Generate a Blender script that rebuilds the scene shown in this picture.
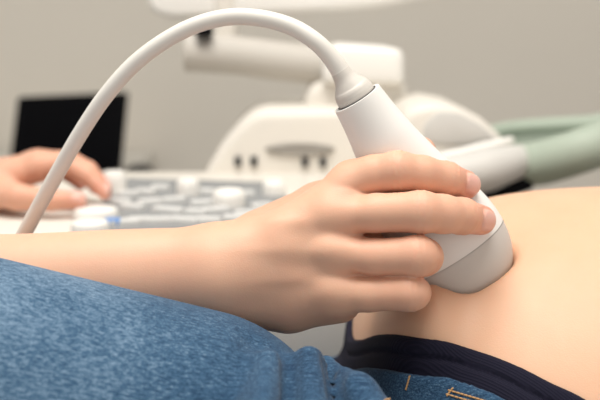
import bpy, bmesh, math, random
import numpy as np
from mathutils import Vector, Matrix
from mathutils.bvhtree import BVHTree

random.seed(7); np.random.seed(7)
for o in list(bpy.data.objects): bpy.data.objects.remove(o)
S = bpy.context.scene; COL = S.collection
R = math.radians

# ------------------------------------------------------------------ camera
PITCH = R(10.0); FPX = 1000.0
CAM = np.array([0.0, 0.0, 1.0])
AX = np.array([1.0, 0, 0]); AF = np.array([0, math.cos(PITCH), -math.sin(PITCH)]); AU = np.array([0, math.sin(PITCH), math.cos(PITCH)])
cd = bpy.data.cameras.new('camera'); co = bpy.data.objects.new('camera', cd); COL.objects.link(co)
co.location = CAM; co.rotation_euler = (R(90) - PITCH, 0, 0)
cd.sensor_width = 36; cd.lens = 60; cd.clip_start = 0.01
cd.dof.use_dof = True; cd.dof.focus_distance = 0.445; cd.dof.aperture_fstop = 8.5; cd.dof.aperture_blades = 0
S.camera = co
# ------------------------------------------------------------------ world, lights, exposure
w = bpy.data.worlds.new('room_light'); S.world = w; w.use_nodes = True
w.node_tree.nodes['Background'].inputs[0].default_value = (1.0, 0.965, 0.92, 1)
w.node_tree.nodes['Background'].inputs[1].default_value = 0.43
def area(name, loc, target, sx, sy, power, col):
    l = bpy.data.lights.new(name, 'AREA'); l.shape = 'RECTANGLE'; l.size = sx; l.size_y = sy; l.energy = power; l.color = col
    o = bpy.data.objects.new(name, l); COL.objects.link(o); o.location = loc
    o.rotation_euler = (Vector(target) - Vector(loc)).to_track_quat('-Z', 'Y').to_euler()
    return o
area('ceiling_lamp_light', (-0.1, 0.35, 2.36), (0.02, 0.5, 0.9), 1.3, 0.8, 24, (1.0, 0.965, 0.92))
S.view_settings.view_transform = 'Standard'; S.view_settings.look = 'None'; S.view_settings.gamma = 1.0
S.view_settings.use_curve_mapping = False; S.view_settings.exposure = 0.65

# ------------------------------------------------------------------ helpers: pixels -> points
def cam(px, py, d):
    return CAM + d * AF + d * (px - 300) / FPX * AX + d * (200 - py) / FPX * AU
def ray(px, py):
    return AF + (px - 300) / FPX * AX + (200 - py) / FPX * AU
def at_y(px, py, Y):
    r = ray(px, py); return CAM + r * (Y / r[1])
def at_z(px, py, z):
    r = ray(px, py); return CAM + r * ((z - CAM[2]) / r[2])
def cm(px, py, d):                       # camera-frame millimetres (x right, y up, z depth)
    return np.array([(px - 300) / FPX * d, (200 - py) / FPX * d, d], float)
def cam_to_world(v):                     # mm camera frame -> world metres
    v = np.asarray(v) / 1000.0
    return CAM + v[:, :1] * AX + v[:, 1:2] * AU + v[:, 2:3] * AF

# ------------------------------------------------------------------ helpers: distance fields
def smin(a, b, k):
    h = np.clip(0.5 + 0.5 * (b - a) / k, 0, 1)
    return b + (a - b) * h - k * h * (1 - h)
def smax(a, b, k): return -smin(-a, -b, k)
def cone(p, a, b, ra, rb):
    a = np.asarray(a, float); b = np.asarray(b, float)
    ab = b - a; t = np.clip(((p - a) @ ab) / (ab @ ab), 0, 1)
    return np.linalg.norm(p - a - t[:, None] * ab, axis=1) - (ra + (rb - ra) * t)
def ell(p, c, r):
    q = (p - np.asarray(c)) / np.asarray(r)
    k0 = np.linalg.norm(q, axis=1); k1 = np.linalg.norm(q / np.asarray(r), axis=1)
    return k0 * (k0 - 1) / np.maximum(k1, 1e-9)
def chain(p, pts, k):
    d = None
    for (a, ra), (b, rb) in zip(pts[:-1], pts[1:]):
        c = cone(p, a, b, ra, rb); d = c if d is None else smin(d, c, k)
    return d
def sst(x, a, b):
    t = np.clip((x - a) / (b - a), 0, 1); return t * t * (3 - 2 * t)

def nets(f, lo, hi, h, project=2):
    lo = np.asarray(lo, float); hi = np.asarray(hi, float); B = 4
    nb = np.ceil((hi - lo) / (h * B)).astype(int); n = nb * B
    c = [lo[i] + (np.arange(nb[i]) + 0.5) * h * B - 0.5 * h for i in range(3)]
    g = np.stack(np.meshgrid(*c, indexing='ij'), -1).reshape(-1, 3)
    cv = np.concatenate([f(q) for q in np.array_split(g, max(1, len(g) // 200000))]).reshape(nb)
    v = np.repeat(np.repeat(np.repeat(cv, B, 0), B, 1), B, 2).astype(np.float32)
    m = np.abs(cv) < h * B * 2.2
    m = np.repeat(np.repeat(np.repeat(m, B, 0), B, 1), B, 2)
    ii = np.argwhere(m)
    out = np.concatenate([f(lo + q * h) for q in np.array_split(ii, max(1, len(ii) // 200000))])
    v[m] = out
    s = v < 0
    def corner(a, x, y, z): return a[x:a.shape[0] - 1 + x, y:a.shape[1] - 1 + y, z:a.shape[2] - 1 + z]
    offs = [(x, y, z) for x in (0, 1) for y in (0, 1) for z in (0, 1)]
    cnt = sum(corner(s, *o).astype(np.int8) for o in offs)
    act = np.argwhere((cnt > 0) & (cnt < 8))
    vid = -np.ones(cnt.shape, np.int64); vid[tuple(act.T)] = np.arange(len(act))
    cvs = np.stack([v[act[:, 0] + o[0], act[:, 1] + o[1], act[:, 2] + o[2]] for o in offs], 1).astype(float)
    acc = np.zeros((len(act), 3)); num = np.zeros(len(act))
    for i, a in enumerate(offs):
        for j, b in enumerate(offs):
            if j > i and sum(abs(a[q] - b[q]) for q in range(3)) == 1:
                x = (cvs[:, i] < 0) != (cvs[:, j] < 0)
                t = np.where(x, cvs[:, i] / np.where(x, cvs[:, i] - cvs[:, j], 1), 0)
                acc += x[:, None] * (np.array(a) + t[:, None] * (np.array(b) - np.array(a))); num += x
    verts = lo + (act + acc / num[:, None]) * h
    quads = []
    for ax in range(3):
        sl0 = [slice(None)] * 3; sl1 = [slice(None)] * 3
        sl0[ax] = slice(0, -1); sl1[ax] = slice(1, None)
        d = s[tuple(sl0)] != s[tuple(sl1)]
        e = np.argwhere(d); b, c2 = (ax + 1) % 3, (ax + 2) % 3
        lim = np.array(cnt.shape)
        ok = (e[:, b] >= 1) & (e[:, c2] >= 1) & (e[:, b] < lim[b]) & (e[:, c2] < lim[c2]); e = e[ok]
        inside = s[tuple(e.T)]
        def cell(db, dc):
            q = e.copy(); q[:, b] -= db; q[:, c2] -= dc; return vid[tuple(q.T)]
        q = np.stack([cell(1, 1), cell(0, 1), cell(0, 0), cell(1, 0)], 1)
        q[~inside] = q[~inside][:, ::-1]
        quads.append(q)
    quads = np.concatenate(quads)
    for _ in range(project):
        e = h * 0.4; f0 = f(verts)
        gr = np.stack([f(verts + np.eye(3)[i] * e) - f(verts - np.eye(3)[i] * e) for i in range(3)], 1) / (2 * e)
        g2 = np.maximum((gr ** 2).sum(1), 0.25)
        st = -(f0 / g2)[:, None] * gr
        ln = np.linalg.norm(st, axis=1, keepdims=True)
        verts = verts + st * np.minimum(1, h * 0.6 / np.maximum(ln, 1e-12))
    return verts, quads

def mesh_obj(name, verts, faces, mat, parent=None, attrs=None, smooth=True):
    me = bpy.data.meshes.new(name)
    verts = np.asarray(verts, np.float32)
    fl = np.asarray(faces, np.int32)
    me.vertices.add(len(verts)); me.vertices.foreach_set('co', verts.ravel())
    me.loops.add(fl.size); me.loops.foreach_set('vertex_index', fl.ravel())
    me.polygons.add(len(fl)); me.polygons.foreach_set('loop_start', np.arange(len(fl), dtype=np.int32) * fl.shape[1])
    me.update(calc_edges=True); me.validate()
    for k, a in (attrs or {}).items():
        at = me.attributes.new(k, 'FLOAT', 'POINT'); at.data.foreach_set('value', np.asarray(a, np.float32))
    if smooth: me.polygons.foreach_set('use_smooth', np.ones(len(me.polygons), bool))
    me.materials.append(mat)
    o = bpy.data.objects.new(name, me); COL.objects.link(o)
    if parent: o.parent = parent
    return o

def tag(o, label=None, cat=None, group=None, kind=None):
    if label: o['label'] = label
    if cat: o['category'] = cat
    if group: o['group'] = group
    if kind: o['kind'] = kind
    return o
def empty(name, label, cat, loc=(0, 0, 0)):
    o = bpy.data.objects.new(name, None); COL.objects.link(o); o.empty_display_size = 0.05
    o.location = loc
    return tag(o, label, cat)
def link_bm(name, bm, mat, parent=None, smooth=True, angle=40, world=True):
    me = bpy.data.meshes.new(name)
    bmesh.ops.recalc_face_normals(bm, faces=bm.faces[:])
    if parent is not None and world:
        bm.transform(Matrix.Translation(-parent_origin(parent)))
    bm.to_mesh(me); bm.free(); me.materials.append(mat)
    if smooth:
        me.polygons.foreach_set('use_smooth', np.ones(len(me.polygons), bool)); me.set_sharp_from_angle(angle=R(angle))
    o = bpy.data.objects.new(name, me); COL.objects.link(o)
    if parent: o.parent = parent
    return o
def parent_origin(o):
    v = Vector(o.location)
    while o.parent: o = o.parent; v += Vector(o.location)
    return v
def bx(bm, c, s, r=0.0, seg=3, rot=None):
    t = bmesh.new(); bmesh.ops.create_cube(t, size=1)
    bmesh.ops.scale(t, vec=s, verts=t.verts[:])
    if r > 0: bmesh.ops.bevel(t, geom=t.edges[:], offset=r, segments=seg, profile=0.5, affect='EDGES')
    if rot is not None: t.transform(rot)
    t.transform(Matrix.Translation(Vector(c)))
    return merge(bm, t)
def merge(bm, t):
    me = bpy.data.meshes.new('tmp'); t.to_mesh(me); t.free(); bm.from_mesh(me); bpy.data.meshes.remove(me); return bm
def prism(bm, outline, y0, y1, r=0.0, seg=3, axis='y'):
    """outline of (x,z) extruded along y"""
    t = bmesh.new()
    vs = [t.verts.new((x, y0, z)) for x, z in outline]; f = t.faces.new(vs)
    e = bmesh.ops.extrude_face_region(t, geom=[f])
    bmesh.ops.translate(t, vec=(0, y1 - y0, 0), verts=[v for v in e['geom'] if isinstance(v, bmesh.types.BMVert)])
    bmesh.ops.recalc_face_normals(t, faces=t.faces[:])
    if r > 0:
        ed = [e for e in t.edges if len(e.link_faces) == 2 and e.calc_face_angle() > R(35)]
        bmesh.ops.bevel(t, geom=ed, offset=r, segments=seg, profile=0.5, affect='EDGES')
    return merge(bm, t)
def lathe(bm, prof, c, seg=40, rot=None, sc=(1, 1)):
    t = bmesh.new(); rings = []
    for r_, z in prof:
        if r_ < 1e-6: rings.append([t.verts.new((0, 0, z))])
        else: rings.append([t.verts.new((r_ * sc[0] * math.cos(2 * math.pi * i / seg), r_ * sc[1] * math.sin(2 * math.pi * i / seg), z)) for i in range(seg)])
    for a, b in zip(rings[:-1], rings[1:]):
        for i in range(seg):
            j = (i + 1) % seg
            if len(a) == 1: t.faces.new((a[0], b[i], b[j]))
            elif len(b) == 1: t.faces.new((a[i], b[0], a[j]))
            else: t.faces.new((a[i], b[i], b[j], a[j]))
    if rot is not None: t.transform(rot)
    t.transform(Matrix.Translation(Vector(c)))
    return merge(bm, t)
def spline(pts, n=12):
    pts = [np.asarray(p, float) for p in pts]
    P = [2 * pts[0] - pts[1]] + pts + [2 * pts[-1] - pts[-2]]; out = []
    for i in range(1, len(P) - 2):
        for k in range(n):
            t = k / n; a, b, c, d = P[i - 1:i + 3]
            out.append(0.5 * (2 * b + (c - a) * t + (2 * a - 5 * b + 4 * c - d) * t * t + (3 * b - a - 3 * c + d) * t ** 3))
    out.append(pts[-1]); return out
def tube(bm, pts, rad, seg=20, caps=True, flat=1.0):
    """pts list of points; rad scalar or list"""
    t = bmesh.new(); n = len(pts); P = [Vector(p) for p in pts]; rings = []
    T0 = (P[1] - P[0]).normalized(); N = T0.orthogonal().normalized()
    for i in range(n):
        T = (P[min(i + 1, n - 1)] - P[max(i - 1, 0)]).normalized()
        N = (N - T * N.dot(T)).normalized(); Bn = T.cross(N)
        r_ = float(rad[i] if hasattr(rad, '__len__') else rad)
        rings.append([t.verts.new(P[i] + r_ * (N * math.cos(2 * math.pi * k / seg) + Bn * flat * math.sin(2 * math.pi * k / seg))) for k in range(seg)])
    for a, b in zip(rings[:-1], rings[1:]):
        for i in range(seg):
            j = (i + 1) % seg; t.faces.new((a[i], a[j], b[j], b[i]))
    if caps: t.faces.new(rings[0][::-1]); t.faces.new(rings[-1])
    return merge(bm, t)

# ------------------------------------------------------------------ materials
def mat(name, col, rough=0.5, spec=0.5, bump=None, var=0.0, var_scale=8, metal=0, sss=0, sheen=0, coat=0):
    m = bpy.data.materials.new(name); m.use_nodes = True; nt = m.node_tree; b = nt.nodes['Principled BSDF']
    b.inputs['Base Color'].default_value = (*col, 1); b.inputs['Roughness'].default_value = rough
    b.inputs['Specular IOR Level'].default_value = spec; b.inputs['Metallic'].default_value = metal
    b.inputs['Coat Weight'].default_value = coat; b.inputs['Sheen Weight'].default_value = sheen
    tc = nt.nodes.new('ShaderNodeTexCoord')
    if var:
        n = nt.nodes.new('ShaderNodeTexNoise'); n.inputs['Scale'].default_value = var_scale; n.inputs['Detail'].default_value = 4
        nt.links.new(tc.outputs['Object'], n.inputs['Vector'])
        r_ = nt.nodes.new('ShaderNodeValToRGB')
        r_.color_ramp.elements[0].position = 0.3; r_.color_ramp.elements[1].position = 0.7
        r_.color_ramp.elements[0].color = (*[c * (1 - var) for c in col], 1); r_.color_ramp.elements[1].color = (*[min(1, c * (1 + var)) for c in col], 1)
        nt.links.new(n.outputs['Fac'], r_.inputs['Fac']); nt.links.new(r_.outputs['Color'], b.inputs['Base Color'])
    if bump:
        n = nt.nodes.new('ShaderNodeTexNoise'); n.inputs['Scale'].default_value = bump[0]; n.inputs['Detail'].default_value = 3
        nt.links.new(tc.outputs['Object'], n.inputs['Vector'])
        bp = nt.nodes.new('ShaderNodeBump'); bp.inputs['Strength'].default_value = bump[1]; bp.inputs['Distance'].default_value = bump[2]
        nt.links.new(n.outputs['Fac'], bp.inputs['Height']); nt.links.new(bp.outputs['Normal'], b.inputs['Normal'])
    return m

def skin_mat(name, base, red):
    m = bpy.data.materials.new(name); m.use_nodes = True; nt = m.node_tree; b = nt.nodes['Principled BSDF']; L = nt.links.new
    tc = nt.nodes.new('ShaderNodeTexCoord')
    def noise(sc, det=3):
        n = nt.nodes.new('ShaderNodeTexNoise'); n.inputs['Scale'].default_value = sc; n.inputs['Detail'].default_value = det
        L(tc.outputs['Object'], n.inputs['Vector']); return n
    def attr(nm):
        a = nt.nodes.new('ShaderNodeAttribute'); a.attribute_name = nm; return a
    def mix(fac, a, c):
        x = nt.nodes.new('ShaderNodeMix'); x.data_type = 'RGBA'
        if hasattr(fac, 'node'): L(fac, x.inputs['Factor'])
        else: x.inputs['Factor'].default_value = fac
        for s_, v_ in (('A', a), ('B', c)):
            i = [q for q in x.inputs if q.name == s_ and q.type == 'RGBA'][0]
            if hasattr(v_, 'node'): L(v_, i)
            else: i.default_value = (*v_, 1)
        return [q for q in x.outputs if q.type == 'RGBA'][0]
    n1 = noise(45, 4)
    mr = nt.nodes.new('ShaderNodeMapRange'); mr.inputs[1].default_value = 0.38; mr.inputs[2].default_value = 0.72
    mr.inputs[3].default_value = 0.0; mr.inputs[4].default_value = 0.35; L(n1.outputs['Fac'], mr.inputs[0])
    c = mix(mr.outputs[0], base, tuple(0.5 * (x + y) for x, y in zip(base, red)))
    c = mix(attr('tint').outputs['Fac'], c, red)
    c = mix(attr('nail').outputs['Fac'], c, (0.76, 0.45, 0.37))
    L(c, b.inputs['Base Color'])
    rg = nt.nodes.new('ShaderNodeMapRange'); rg.inputs[3].default_value = 0.5; rg.inputs[4].default_value = 0.28
    L(attr('nail').outputs['Fac'], rg.inputs[0]); L(rg.outputs[0], b.inputs['Roughness'])
    b.inputs['Specular IOR Level'].default_value = 0.35
    b.inputs['Subsurface Weight'].default_value = 0.22; b.inputs['Subsurface Radius'].default_value = (1.0, 0.38, 0.22)
    b.inputs['Subsurface Scale'].default_value = 0.006
    v = nt.nodes.new('ShaderNodeTexVoronoi'); v.inputs['Scale'].default_value = 1400; L(tc.outputs['Object'], v.inputs['Vector'])
    n2 = noise(260, 3)
    ad = nt.nodes.new('ShaderNodeMath'); ad.operation = 'ADD'; L(v.outputs['Distance'], ad.inputs[0]); L(n2.outputs['Fac'], ad.inputs[1])
    bp = nt.nodes.new('ShaderNodeBump'); bp.inputs['Strength'].default_value = 0.10; bp.inputs['Distance'].default_value = 0.0004
    L(ad.outputs[0], bp.inputs['Height']); L(bp.outputs['Normal'], b.inputs['Normal'])
    return m

def denim_mat():
    m = bpy.data.materials.new('blue_denim'); m.use_nodes = True; nt = m.node_tree; b = nt.nodes['Principled BSDF']; L = nt.links.new
    tc = nt.nodes.new('ShaderNodeTexCoord')
    def noise(sc, stretch, det, rot=0):
        mp = nt.nodes.new('ShaderNodeMapping'); mp.inputs['Scale'].default_value = stretch; mp.inputs['Rotation'].default_value = (0, rot, 0)
        L(tc.outputs['Object'], mp.inputs['Vector'])
        n = nt.nodes.new('ShaderNodeTexNoise'); n.inputs['Scale'].default_value = sc; n.inputs['Detail'].default_value = det; L(mp.outputs[0], n.inputs['Vector']); return n
    slub = noise(1150, (0.06, 1, 1.0), 2, R(-16))          # yarn streaks along the leg
    twill = noise(2000, (0.5, 1, 1.0), 1, R(35))
    wash = noise(22, (1, 1, 1), 3)
    def math_(op, a, c):
        x = nt.nodes.new('ShaderNodeMath'); x.operation = op
        for i, v_ in enumerate((a, c)):
            if hasattr(v_, 'node'): L(v_, x.inputs[i])
            else: x.inputs[i].default_value = v_
        return x.outputs[0]
    f = math_('ADD', math_('MULTIPLY', slub.outputs['Fac'], 0.55), math_('MULTIPLY', twill.outputs['Fac'], 0.45))
    r1 = nt.nodes.new('ShaderNodeValToRGB'); e = r1.color_ramp.elements
    e[0].position = 0.34; e[0].color = (0.014, 0.040, 0.085, 1); e[1].position = 0.72; e[1].color = (0.18, 0.27, 0.37, 1)
    x = e.new(0.52); x.color = (0.040, 0.096, 0.170, 1)
    fade = nt.nodes.new('ShaderNodeAttribute'); fade.attribute_name = 'fade'
    g = math_('ADD', f, math_('ADD', math_('MULTIPLY', math_('SUBTRACT', wash.outputs['Fac'], 0.5), 0.25), math_('MULTIPLY', math_('SUBTRACT', fade.outputs['Fac'], 0.4), 0.18)))
    L(g, r1.inputs['Fac']); L(r1.outputs['Color'], b.inputs['Base Color'])
    b.inputs['Roughness'].default_value = 0.9; b.inputs['Specular IOR Level'].default_value = 0.15; b.inputs['Sheen Weight'].default_value = 0.08
    bp = nt.nodes.new('ShaderNodeBump'); bp.inputs['Strength'].default_value = 0.5; bp.inputs['Distance'].default_value = 0.0006
    L(f, bp.inputs['Height']); L(bp.outputs['Normal'], b.inputs['Normal'])
    return m

def rib_mat():
    m = mat('navy_rib_knit', (0.010, 0.010, 0.022), 0.85, 0.2); nt = m.node_tree; b = nt.nodes['Principled BSDF']; L = nt.links.new
    tc = nt.nodes.new('ShaderNodeTexCoord'); dt = nt.nodes.new('ShaderNodeVectorMath'); dt.operation = 'DOT_PRODUCT'; dt.inputs[1].default_value = (1.0, 1.35, 0)
    L(tc.outputs['Object'], dt.inputs[0])
    s_ = nt.nodes.new('ShaderNodeMath'); s_.operation = 'SINE'; mu = nt.nodes.new('ShaderNodeMath'); mu.operation = 'MULTIPLY'; mu.inputs[1].default_value = 2 * math.pi / 0.0013
    L(dt.outputs['Value'], mu.inputs[0]); L(mu.outputs[0], s_.inputs[0])
    r_ = nt.nodes.new('ShaderNodeValToRGB'); r_.color_ramp.elements[0].color = (0.007, 0.007, 0.018, 1); r_.color_ramp.elements[1].color = (0.011, 0.010, 0.024, 1)
    L(s_.outputs[0], r_.inputs['Fac']); L(r_.outputs['Color'], b.inputs['Base Color'])
    bp = nt.nodes.new('ShaderNodeBump'); bp.inputs['Strength'].default_value = 0.25; bp.inputs['Distance'].default_value = 0.0003
    L(s_.outputs[0], bp.inputs['Height']); L(bp.outputs['Normal'], b.inputs['Normal'])
    return m

M = dict(
    wall=mat('wall_paint', (0.73, 0.685, 0.61), 0.85, 0.2, bump=(120, 0.1, 0.001), var=0.02, var_scale=2),
    floor=mat('floor_vinyl', (0.42, 0.41, 0.39), 0.45, 0.4, var=0.08, var_scale=14),
    base=mat('baseboard_paint', (0.7, 0.68, 0.64), 0.5),
    ceil=mat('ceiling_paint', (0.8, 0.79, 0.76), 0.9, 0.2),
    cream=mat('machine_cream_plastic', (0.74, 0.70, 0.63), 0.45, 0.4, bump=(900, 0.05, 0.0003)),
    keyc=mat('key_grey_plastic', (0.66, 0.66, 0.64), 0.5, 0.3), white=mat('machine_white_plastic', (0.86, 0.84, 0.79), 0.4, 0.4),
    greyp=mat('machine_grey_panel', (0.27, 0.275, 0.275), 0.75, 0.1),
    armshade=mat('shaded_arm_plastic', (0.52, 0.49, 0.44), 0.55, 0.3), slot=mat('vent_grey_plastic', (0.30, 0.28, 0.25), 0.6, 0.3), pale=mat('machine_pale_grey_panel', (0.60, 0.585, 0.55), 0.5, 0.4),
    sage2=mat('dark_sage_plastic', (0.22, 0.26, 0.21), 0.6, 0.3), sage=mat('sage_green_plastic', (0.38, 0.44, 0.36), 0.55, 0.4),
    black=mat('black_plastic', (0.004, 0.004, 0.005), 0.6, 0.06),
    screen=mat('dark_screen_glass', (0.002, 0.002, 0.003), 0.4, 0.06),
    dark=mat('dark_grey_plastic', (0.05, 0.05, 0.05), 0.5, 0.3),
    blue=mat('blue_key_plastic', (0.15, 0.30, 0.62), 0.45),
    probe=mat('probe_white_plastic', (0.86, 0.84, 0.80), 0.38, 0.45, bump=(1500, 0.06, 0.0002)),
    lens=mat('probe_grey_lens_rubber', (0.61, 0.58, 0.54), 0.42, 0.4, bump=(1800, 0.12, 0.0002)),
    relief=mat('probe_strain_relief_rubber', (0.63, 0.59, 0.535), 0.5, 0.35),
    cable=mat('cable_beige_vinyl', (0.76, 0.725, 0.665), 0.42, 0.4),
    skin=skin_mat('caregiver_skin', (0.74, 0.44, 0.30), (0.69, 0.31, 0.22)),
    belly=skin_mat('patient_skin', (0.715, 0.44, 0.288), (0.66, 0.33, 0.20)),
    denim=denim_mat(), rib=rib_mat(),
    thread=mat('tan_thread', (0.52, 0.30, 0.13), 0.8),
    shirt=mat('white_cotton', (0.78, 0.78, 0.77), 0.9, 0.1, bump=(500, 0.2, 0.0005)),
    scrub=mat('pale_blue_scrub_cotton', (0.42, 0.55, 0.62), 0.9, 0.1, bump=(500, 0.2, 0.0005)),
    couch=mat('couch_grey_vinyl', (0.42, 0.43, 0.43), 0.5, 0.4), sheet=mat('couch_paper_sheet', (0.72, 0.71, 0.69), 0.8, 0.1, bump=(30, 0.3, 0.003)),
    desk=mat('desk_white_laminate', (0.72, 0.70, 0.65), 0.5), steel=mat('brushed_steel', (0.5, 0.5, 0.5), 0.35, 0.5, metal=1),
)
def emit(name, col, s):
    m = bpy.data.materials.new(name); m.use_nodes = True; b = m.node_tree.nodes['Principled BSDF']
    b.inputs['Base Color'].default_value = (0.8, 0.8, 0.8, 1); b.inputs['Emission Color'].default_value = (*col, 1); b.inputs['Emission Strength'].default_value = s
    return m

# ------------------------------------------------------------------ setting
def struct(name, c, s, m):
    bm = bmesh.new(); bx(bm, (0, 0, 0), s); o = link_bm(name, bm, m, smooth=False); o.location = c
    return tag(o, kind='structure')
tag(struct('floor', (0, 0.5, -0.05), (5.2, 4.2, 0.1), M['floor']), 'grey vinyl floor of the examination room', 'floor')
tag(struct('wall_back', (0, 2.45, 1.25), (5.2, 0.1, 2.5), M['wall']), 'plain beige painted wall behind the ultrasound machine', 'wall')
tag(struct('ceiling', (0, 0.5, 2.55), (5.2, 4.2, 0.1), M['ceil']), 'white painted ceiling of the examination room', 'ceiling')
cl = empty('ceiling_light', 'flat rectangular ceiling light fixed above the examination couch', 'ceiling light', (-0.1, 0.35, 2.5))
bm = bmesh.new()
for sx, sy, wx, wy in ((0, .42, 1.40, .04), (0, -.42, 1.40, .04), (.68, 0, .04, .80), (-.68, 0, .04, .80)): bx(bm, (-.1 + sx, .35 + sy, 2.43), (wx, wy, .14), .004, 2)
link_bm('frame', bm, M['white'], cl)
bm = bmesh.new(); bx(bm, (-.1, .35, 2.485), (1.34, .80, .03), 0); link_bm('reflector', bm, M['ceil'], cl)
tag(struct('baseboard_back', (0, 2.392, 0.05), (5.2, 0.016, 0.10), M['base']), 'pale baseboard along the beige wall', 'baseboard')

# ------------------------------------------------------------------ ultrasound machine
ZK = 0.85
um = empty('ultrasound_machine', 'cream ultrasound machine with grey key panel and sage green handle behind the patient', 'ultrasound machine', (0.0, 1.0, 0.0))
def part(name, bm, m, p=None, **k): return link_bm(name, bm, M[m], p or um, **k)
bm = bmesh.new()
fl = at_z(-60, 236, ZK); bl = at_z(-70, 170, ZK)
xl, xr = -0.30, 0.13
prism(bm, [(xl, 0.735), (xl, ZK), (xr, ZK), (xr, 0.735)], 0.70, 1.035, 0.018, 5)
console = part('console_deck', bm, 'cream')
# grey key field, slightly raised
bm = bmesh.new()
p1, p2, p3, p4 = at_z(86, 238, ZK), at_z(295, 224, ZK), at_z(282, 184, ZK), at_z(112, 179, ZK)
t = bmesh.new(); vs = [t.verts.new((p[0], p[1], ZK - 0.004)) for p in (p1, p2, p3, p4)]; f = t.faces.new(vs)
e = bmesh.ops.extrude_face_region(t, geom=[f]); bmesh.ops.translate(t, vec=(0, 0, 0.006), verts=[v for v in e['geom'] if isinstance(v, bmesh.types.BMVert)])
bmesh.ops.recalc_face_normals(t, faces=t.faces[:])
bmesh.ops.bevel(t, geom=[q for q in t.edges], offset=0.0015, segments=2, affect='EDGES'); merge(bm, t)
panel = part('key_panel', bm, 'greyp')
ZP = ZK + 0.002
def knob(px, py, r, h, m='white', name='dial'):
    p = at_z(px, py, ZP + h * 0.6); b = bmesh.new()
    lathe(b, [(r, -0.001), (r, h * 0.55), (r * 0.93, h * 0.85), (r * 0.75, h), (0, h * 1.03)], (0, 0, 0), 28)
    o = link_bm(name, b, M[m], um, world=False); o.location = Vector((p[0], p[1], ZP)) - um.location; return o
knob(96, 211, 0.017, 0.007, name='trackball')
knob(114, 180, 0.011, 0.020); knob(188, 185, 0.010, 0.014); knob(229, 196, 0.0135, 0.014); knob(274, 186, 0.010, 0.012)
knob(90, 225, 0.014, 0.008)
kb = bmesh.new(); bx(kb, (0, 0, 0.001), (0.018, 0.010, 0.007), 0.002, 2)
key0 = link_bm('key', kb, M['keyc'], um, world=False)
kd = key0.data; first = True
spots = [(128, 190, 20, 1), (146, 188, -15, 1), (150, 198, 25, 1.2), (132, 203, -20, 1.1), (168, 206, -25, 1.5), (184, 216, -18, 1.3), (160, 216, 12, 1),
         (142, 216, 8, 1.2), (174, 196, 20, 1.1), (204, 199, 18, 1.3), (216, 206, 22, 1.2), (196, 208, -10, 1.0), (250, 209, 10, 1.4), (236, 214, -12, 1.2),
         (262, 202, 22, 1.0), (208, 216, 0, 1.1), (120, 198, 0, 1.0), (124, 218, 12, 1.2), (206, 188, -10, .9), (160, 184, 0, .9), (246, 190, 15, .8)]
for px, py, a, s_ in spots:
    k = key0 if first else key0.copy()
    if not first: COL.objects.link(k); k.parent = um
    first = False
    p = at_z(px, py, ZP + .005); k.location = Vector((p[0], p[1], ZP)) - um.location; k.rotation_euler = (0, 0, R(a)); k.scale = (s_, 1, 1)
kb = bmesh.new(); bx(kb, (0, 0, 0.001), (0.013, 0.009, 0.009), 0.0025, 2)
k = link_bm('key', kb, M['blue'], um, world=False); p = at_z(113, 225, ZP); k.location = Vector((p[0], p[1], ZP)) - um.location; k['label'] = 'blue key'
# rear housing (mound) with ports and an oval slot
YM = 1.01
def XZ(pts, Y): return [(q[0], q[2]) for q in (at_y(a, b, Y) for a, b in pts)]
bm = bmesh.new()
o_ = XZ([(200, 184), (208, 166), (222, 143), (238, 125), (252, 113), (266, 109), (330, 108), (420, 108), (452, 116), (470, 184)], YM)
prism(bm, o_, YM, YM + 0.16, 0.012, 4); part('rear_housing', bm, 'cream')
def port(px, py, wpx, hpx):
    p = at_y(px, py, YM); s = YM / FPX; b = bmesh.new()
    bx(b, (p[0], YM - 0.001, p[2]), (wpx * s, 0.006, hpx * s), 0.0015, 2); return part('port', b, 'dark')
for q in ((238, 161), (254, 161), (305, 162), (323, 162)): port(*q, 7, 10)
bm = bmesh.new(); p = at_y(300, 149, YM)
lathe(bm, [(0, -0.004), (0.034, -0.004), (0.036, 0.0), (0.034, 0.003), (0.028, 0.004), (0, 0.002)], (p[0], YM, p[2]), 40, Matrix.Rotation(R(90), 4, 'X'), (1, 0.17))
part('vent_slot', bm, 'slot')
# neck column, head block, monitor arm
bm = bmesh.new(); prism(bm, XZ([(302, 135), (306, 92), (320, 80), (408, 80), (408, 135)], YM + 0.03), YM + 0.03, YM + 0.13, 0.010, 4); part('column', bm, 'cream')
bm = bmesh.new(); prism(bm, XZ([(322, 84), (324, 50), (340, 44), (398, 48), (405, 54), (405, 86)], YM + 0.015), YM + 0.015, YM + 0.14, 0.008, 4); part('arm_joint', bm, 'white')
bm = bmesh.new(); a_ = [at_y(186, 52, YM + .07), at_y(232, 55, YM + .07), at_y(280, 61, YM + .07), at_y(345, 68, YM + .07)]
tube(bm, spline(a_, 6), 0.0205, 20, True, 1.0); part('monitor_arm', bm, 'armshade')  # arm colour is the cream darkened, shade on the arm put into it
bm = bmesh.new(); pb = at_y(204, 32, YM + .05); lathe(bm, [(0, -.005), (0.009, -.005), (.010, 0), (.008, .006), (0, .006)], pb, 24); part('tilt_knob', bm, 'black')
bm = bmesh.new(); pa = at_y(225, 55, YM + .10); pt = at_y(225, -10, YM + .10); tube(bm, [pa, pt], 0.015, 16); part('monitor_post', bm, 'cream')
bm = bmesh.new(); YD = 1.13
q = XZ([(150, -20), (152, 6), (160, 16), (178, 19), (300, 14), (380, 7), (428, 1), (438, -6), (440, -20)], YD); top = q[0][1] + 0.26
prism(bm, [(q[0][0], top)] + q + [(q[-1][0], top)], YD - .03, YD + .03, 0.008, 4); mon = part('monitor_case', bm, 'white')
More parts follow.
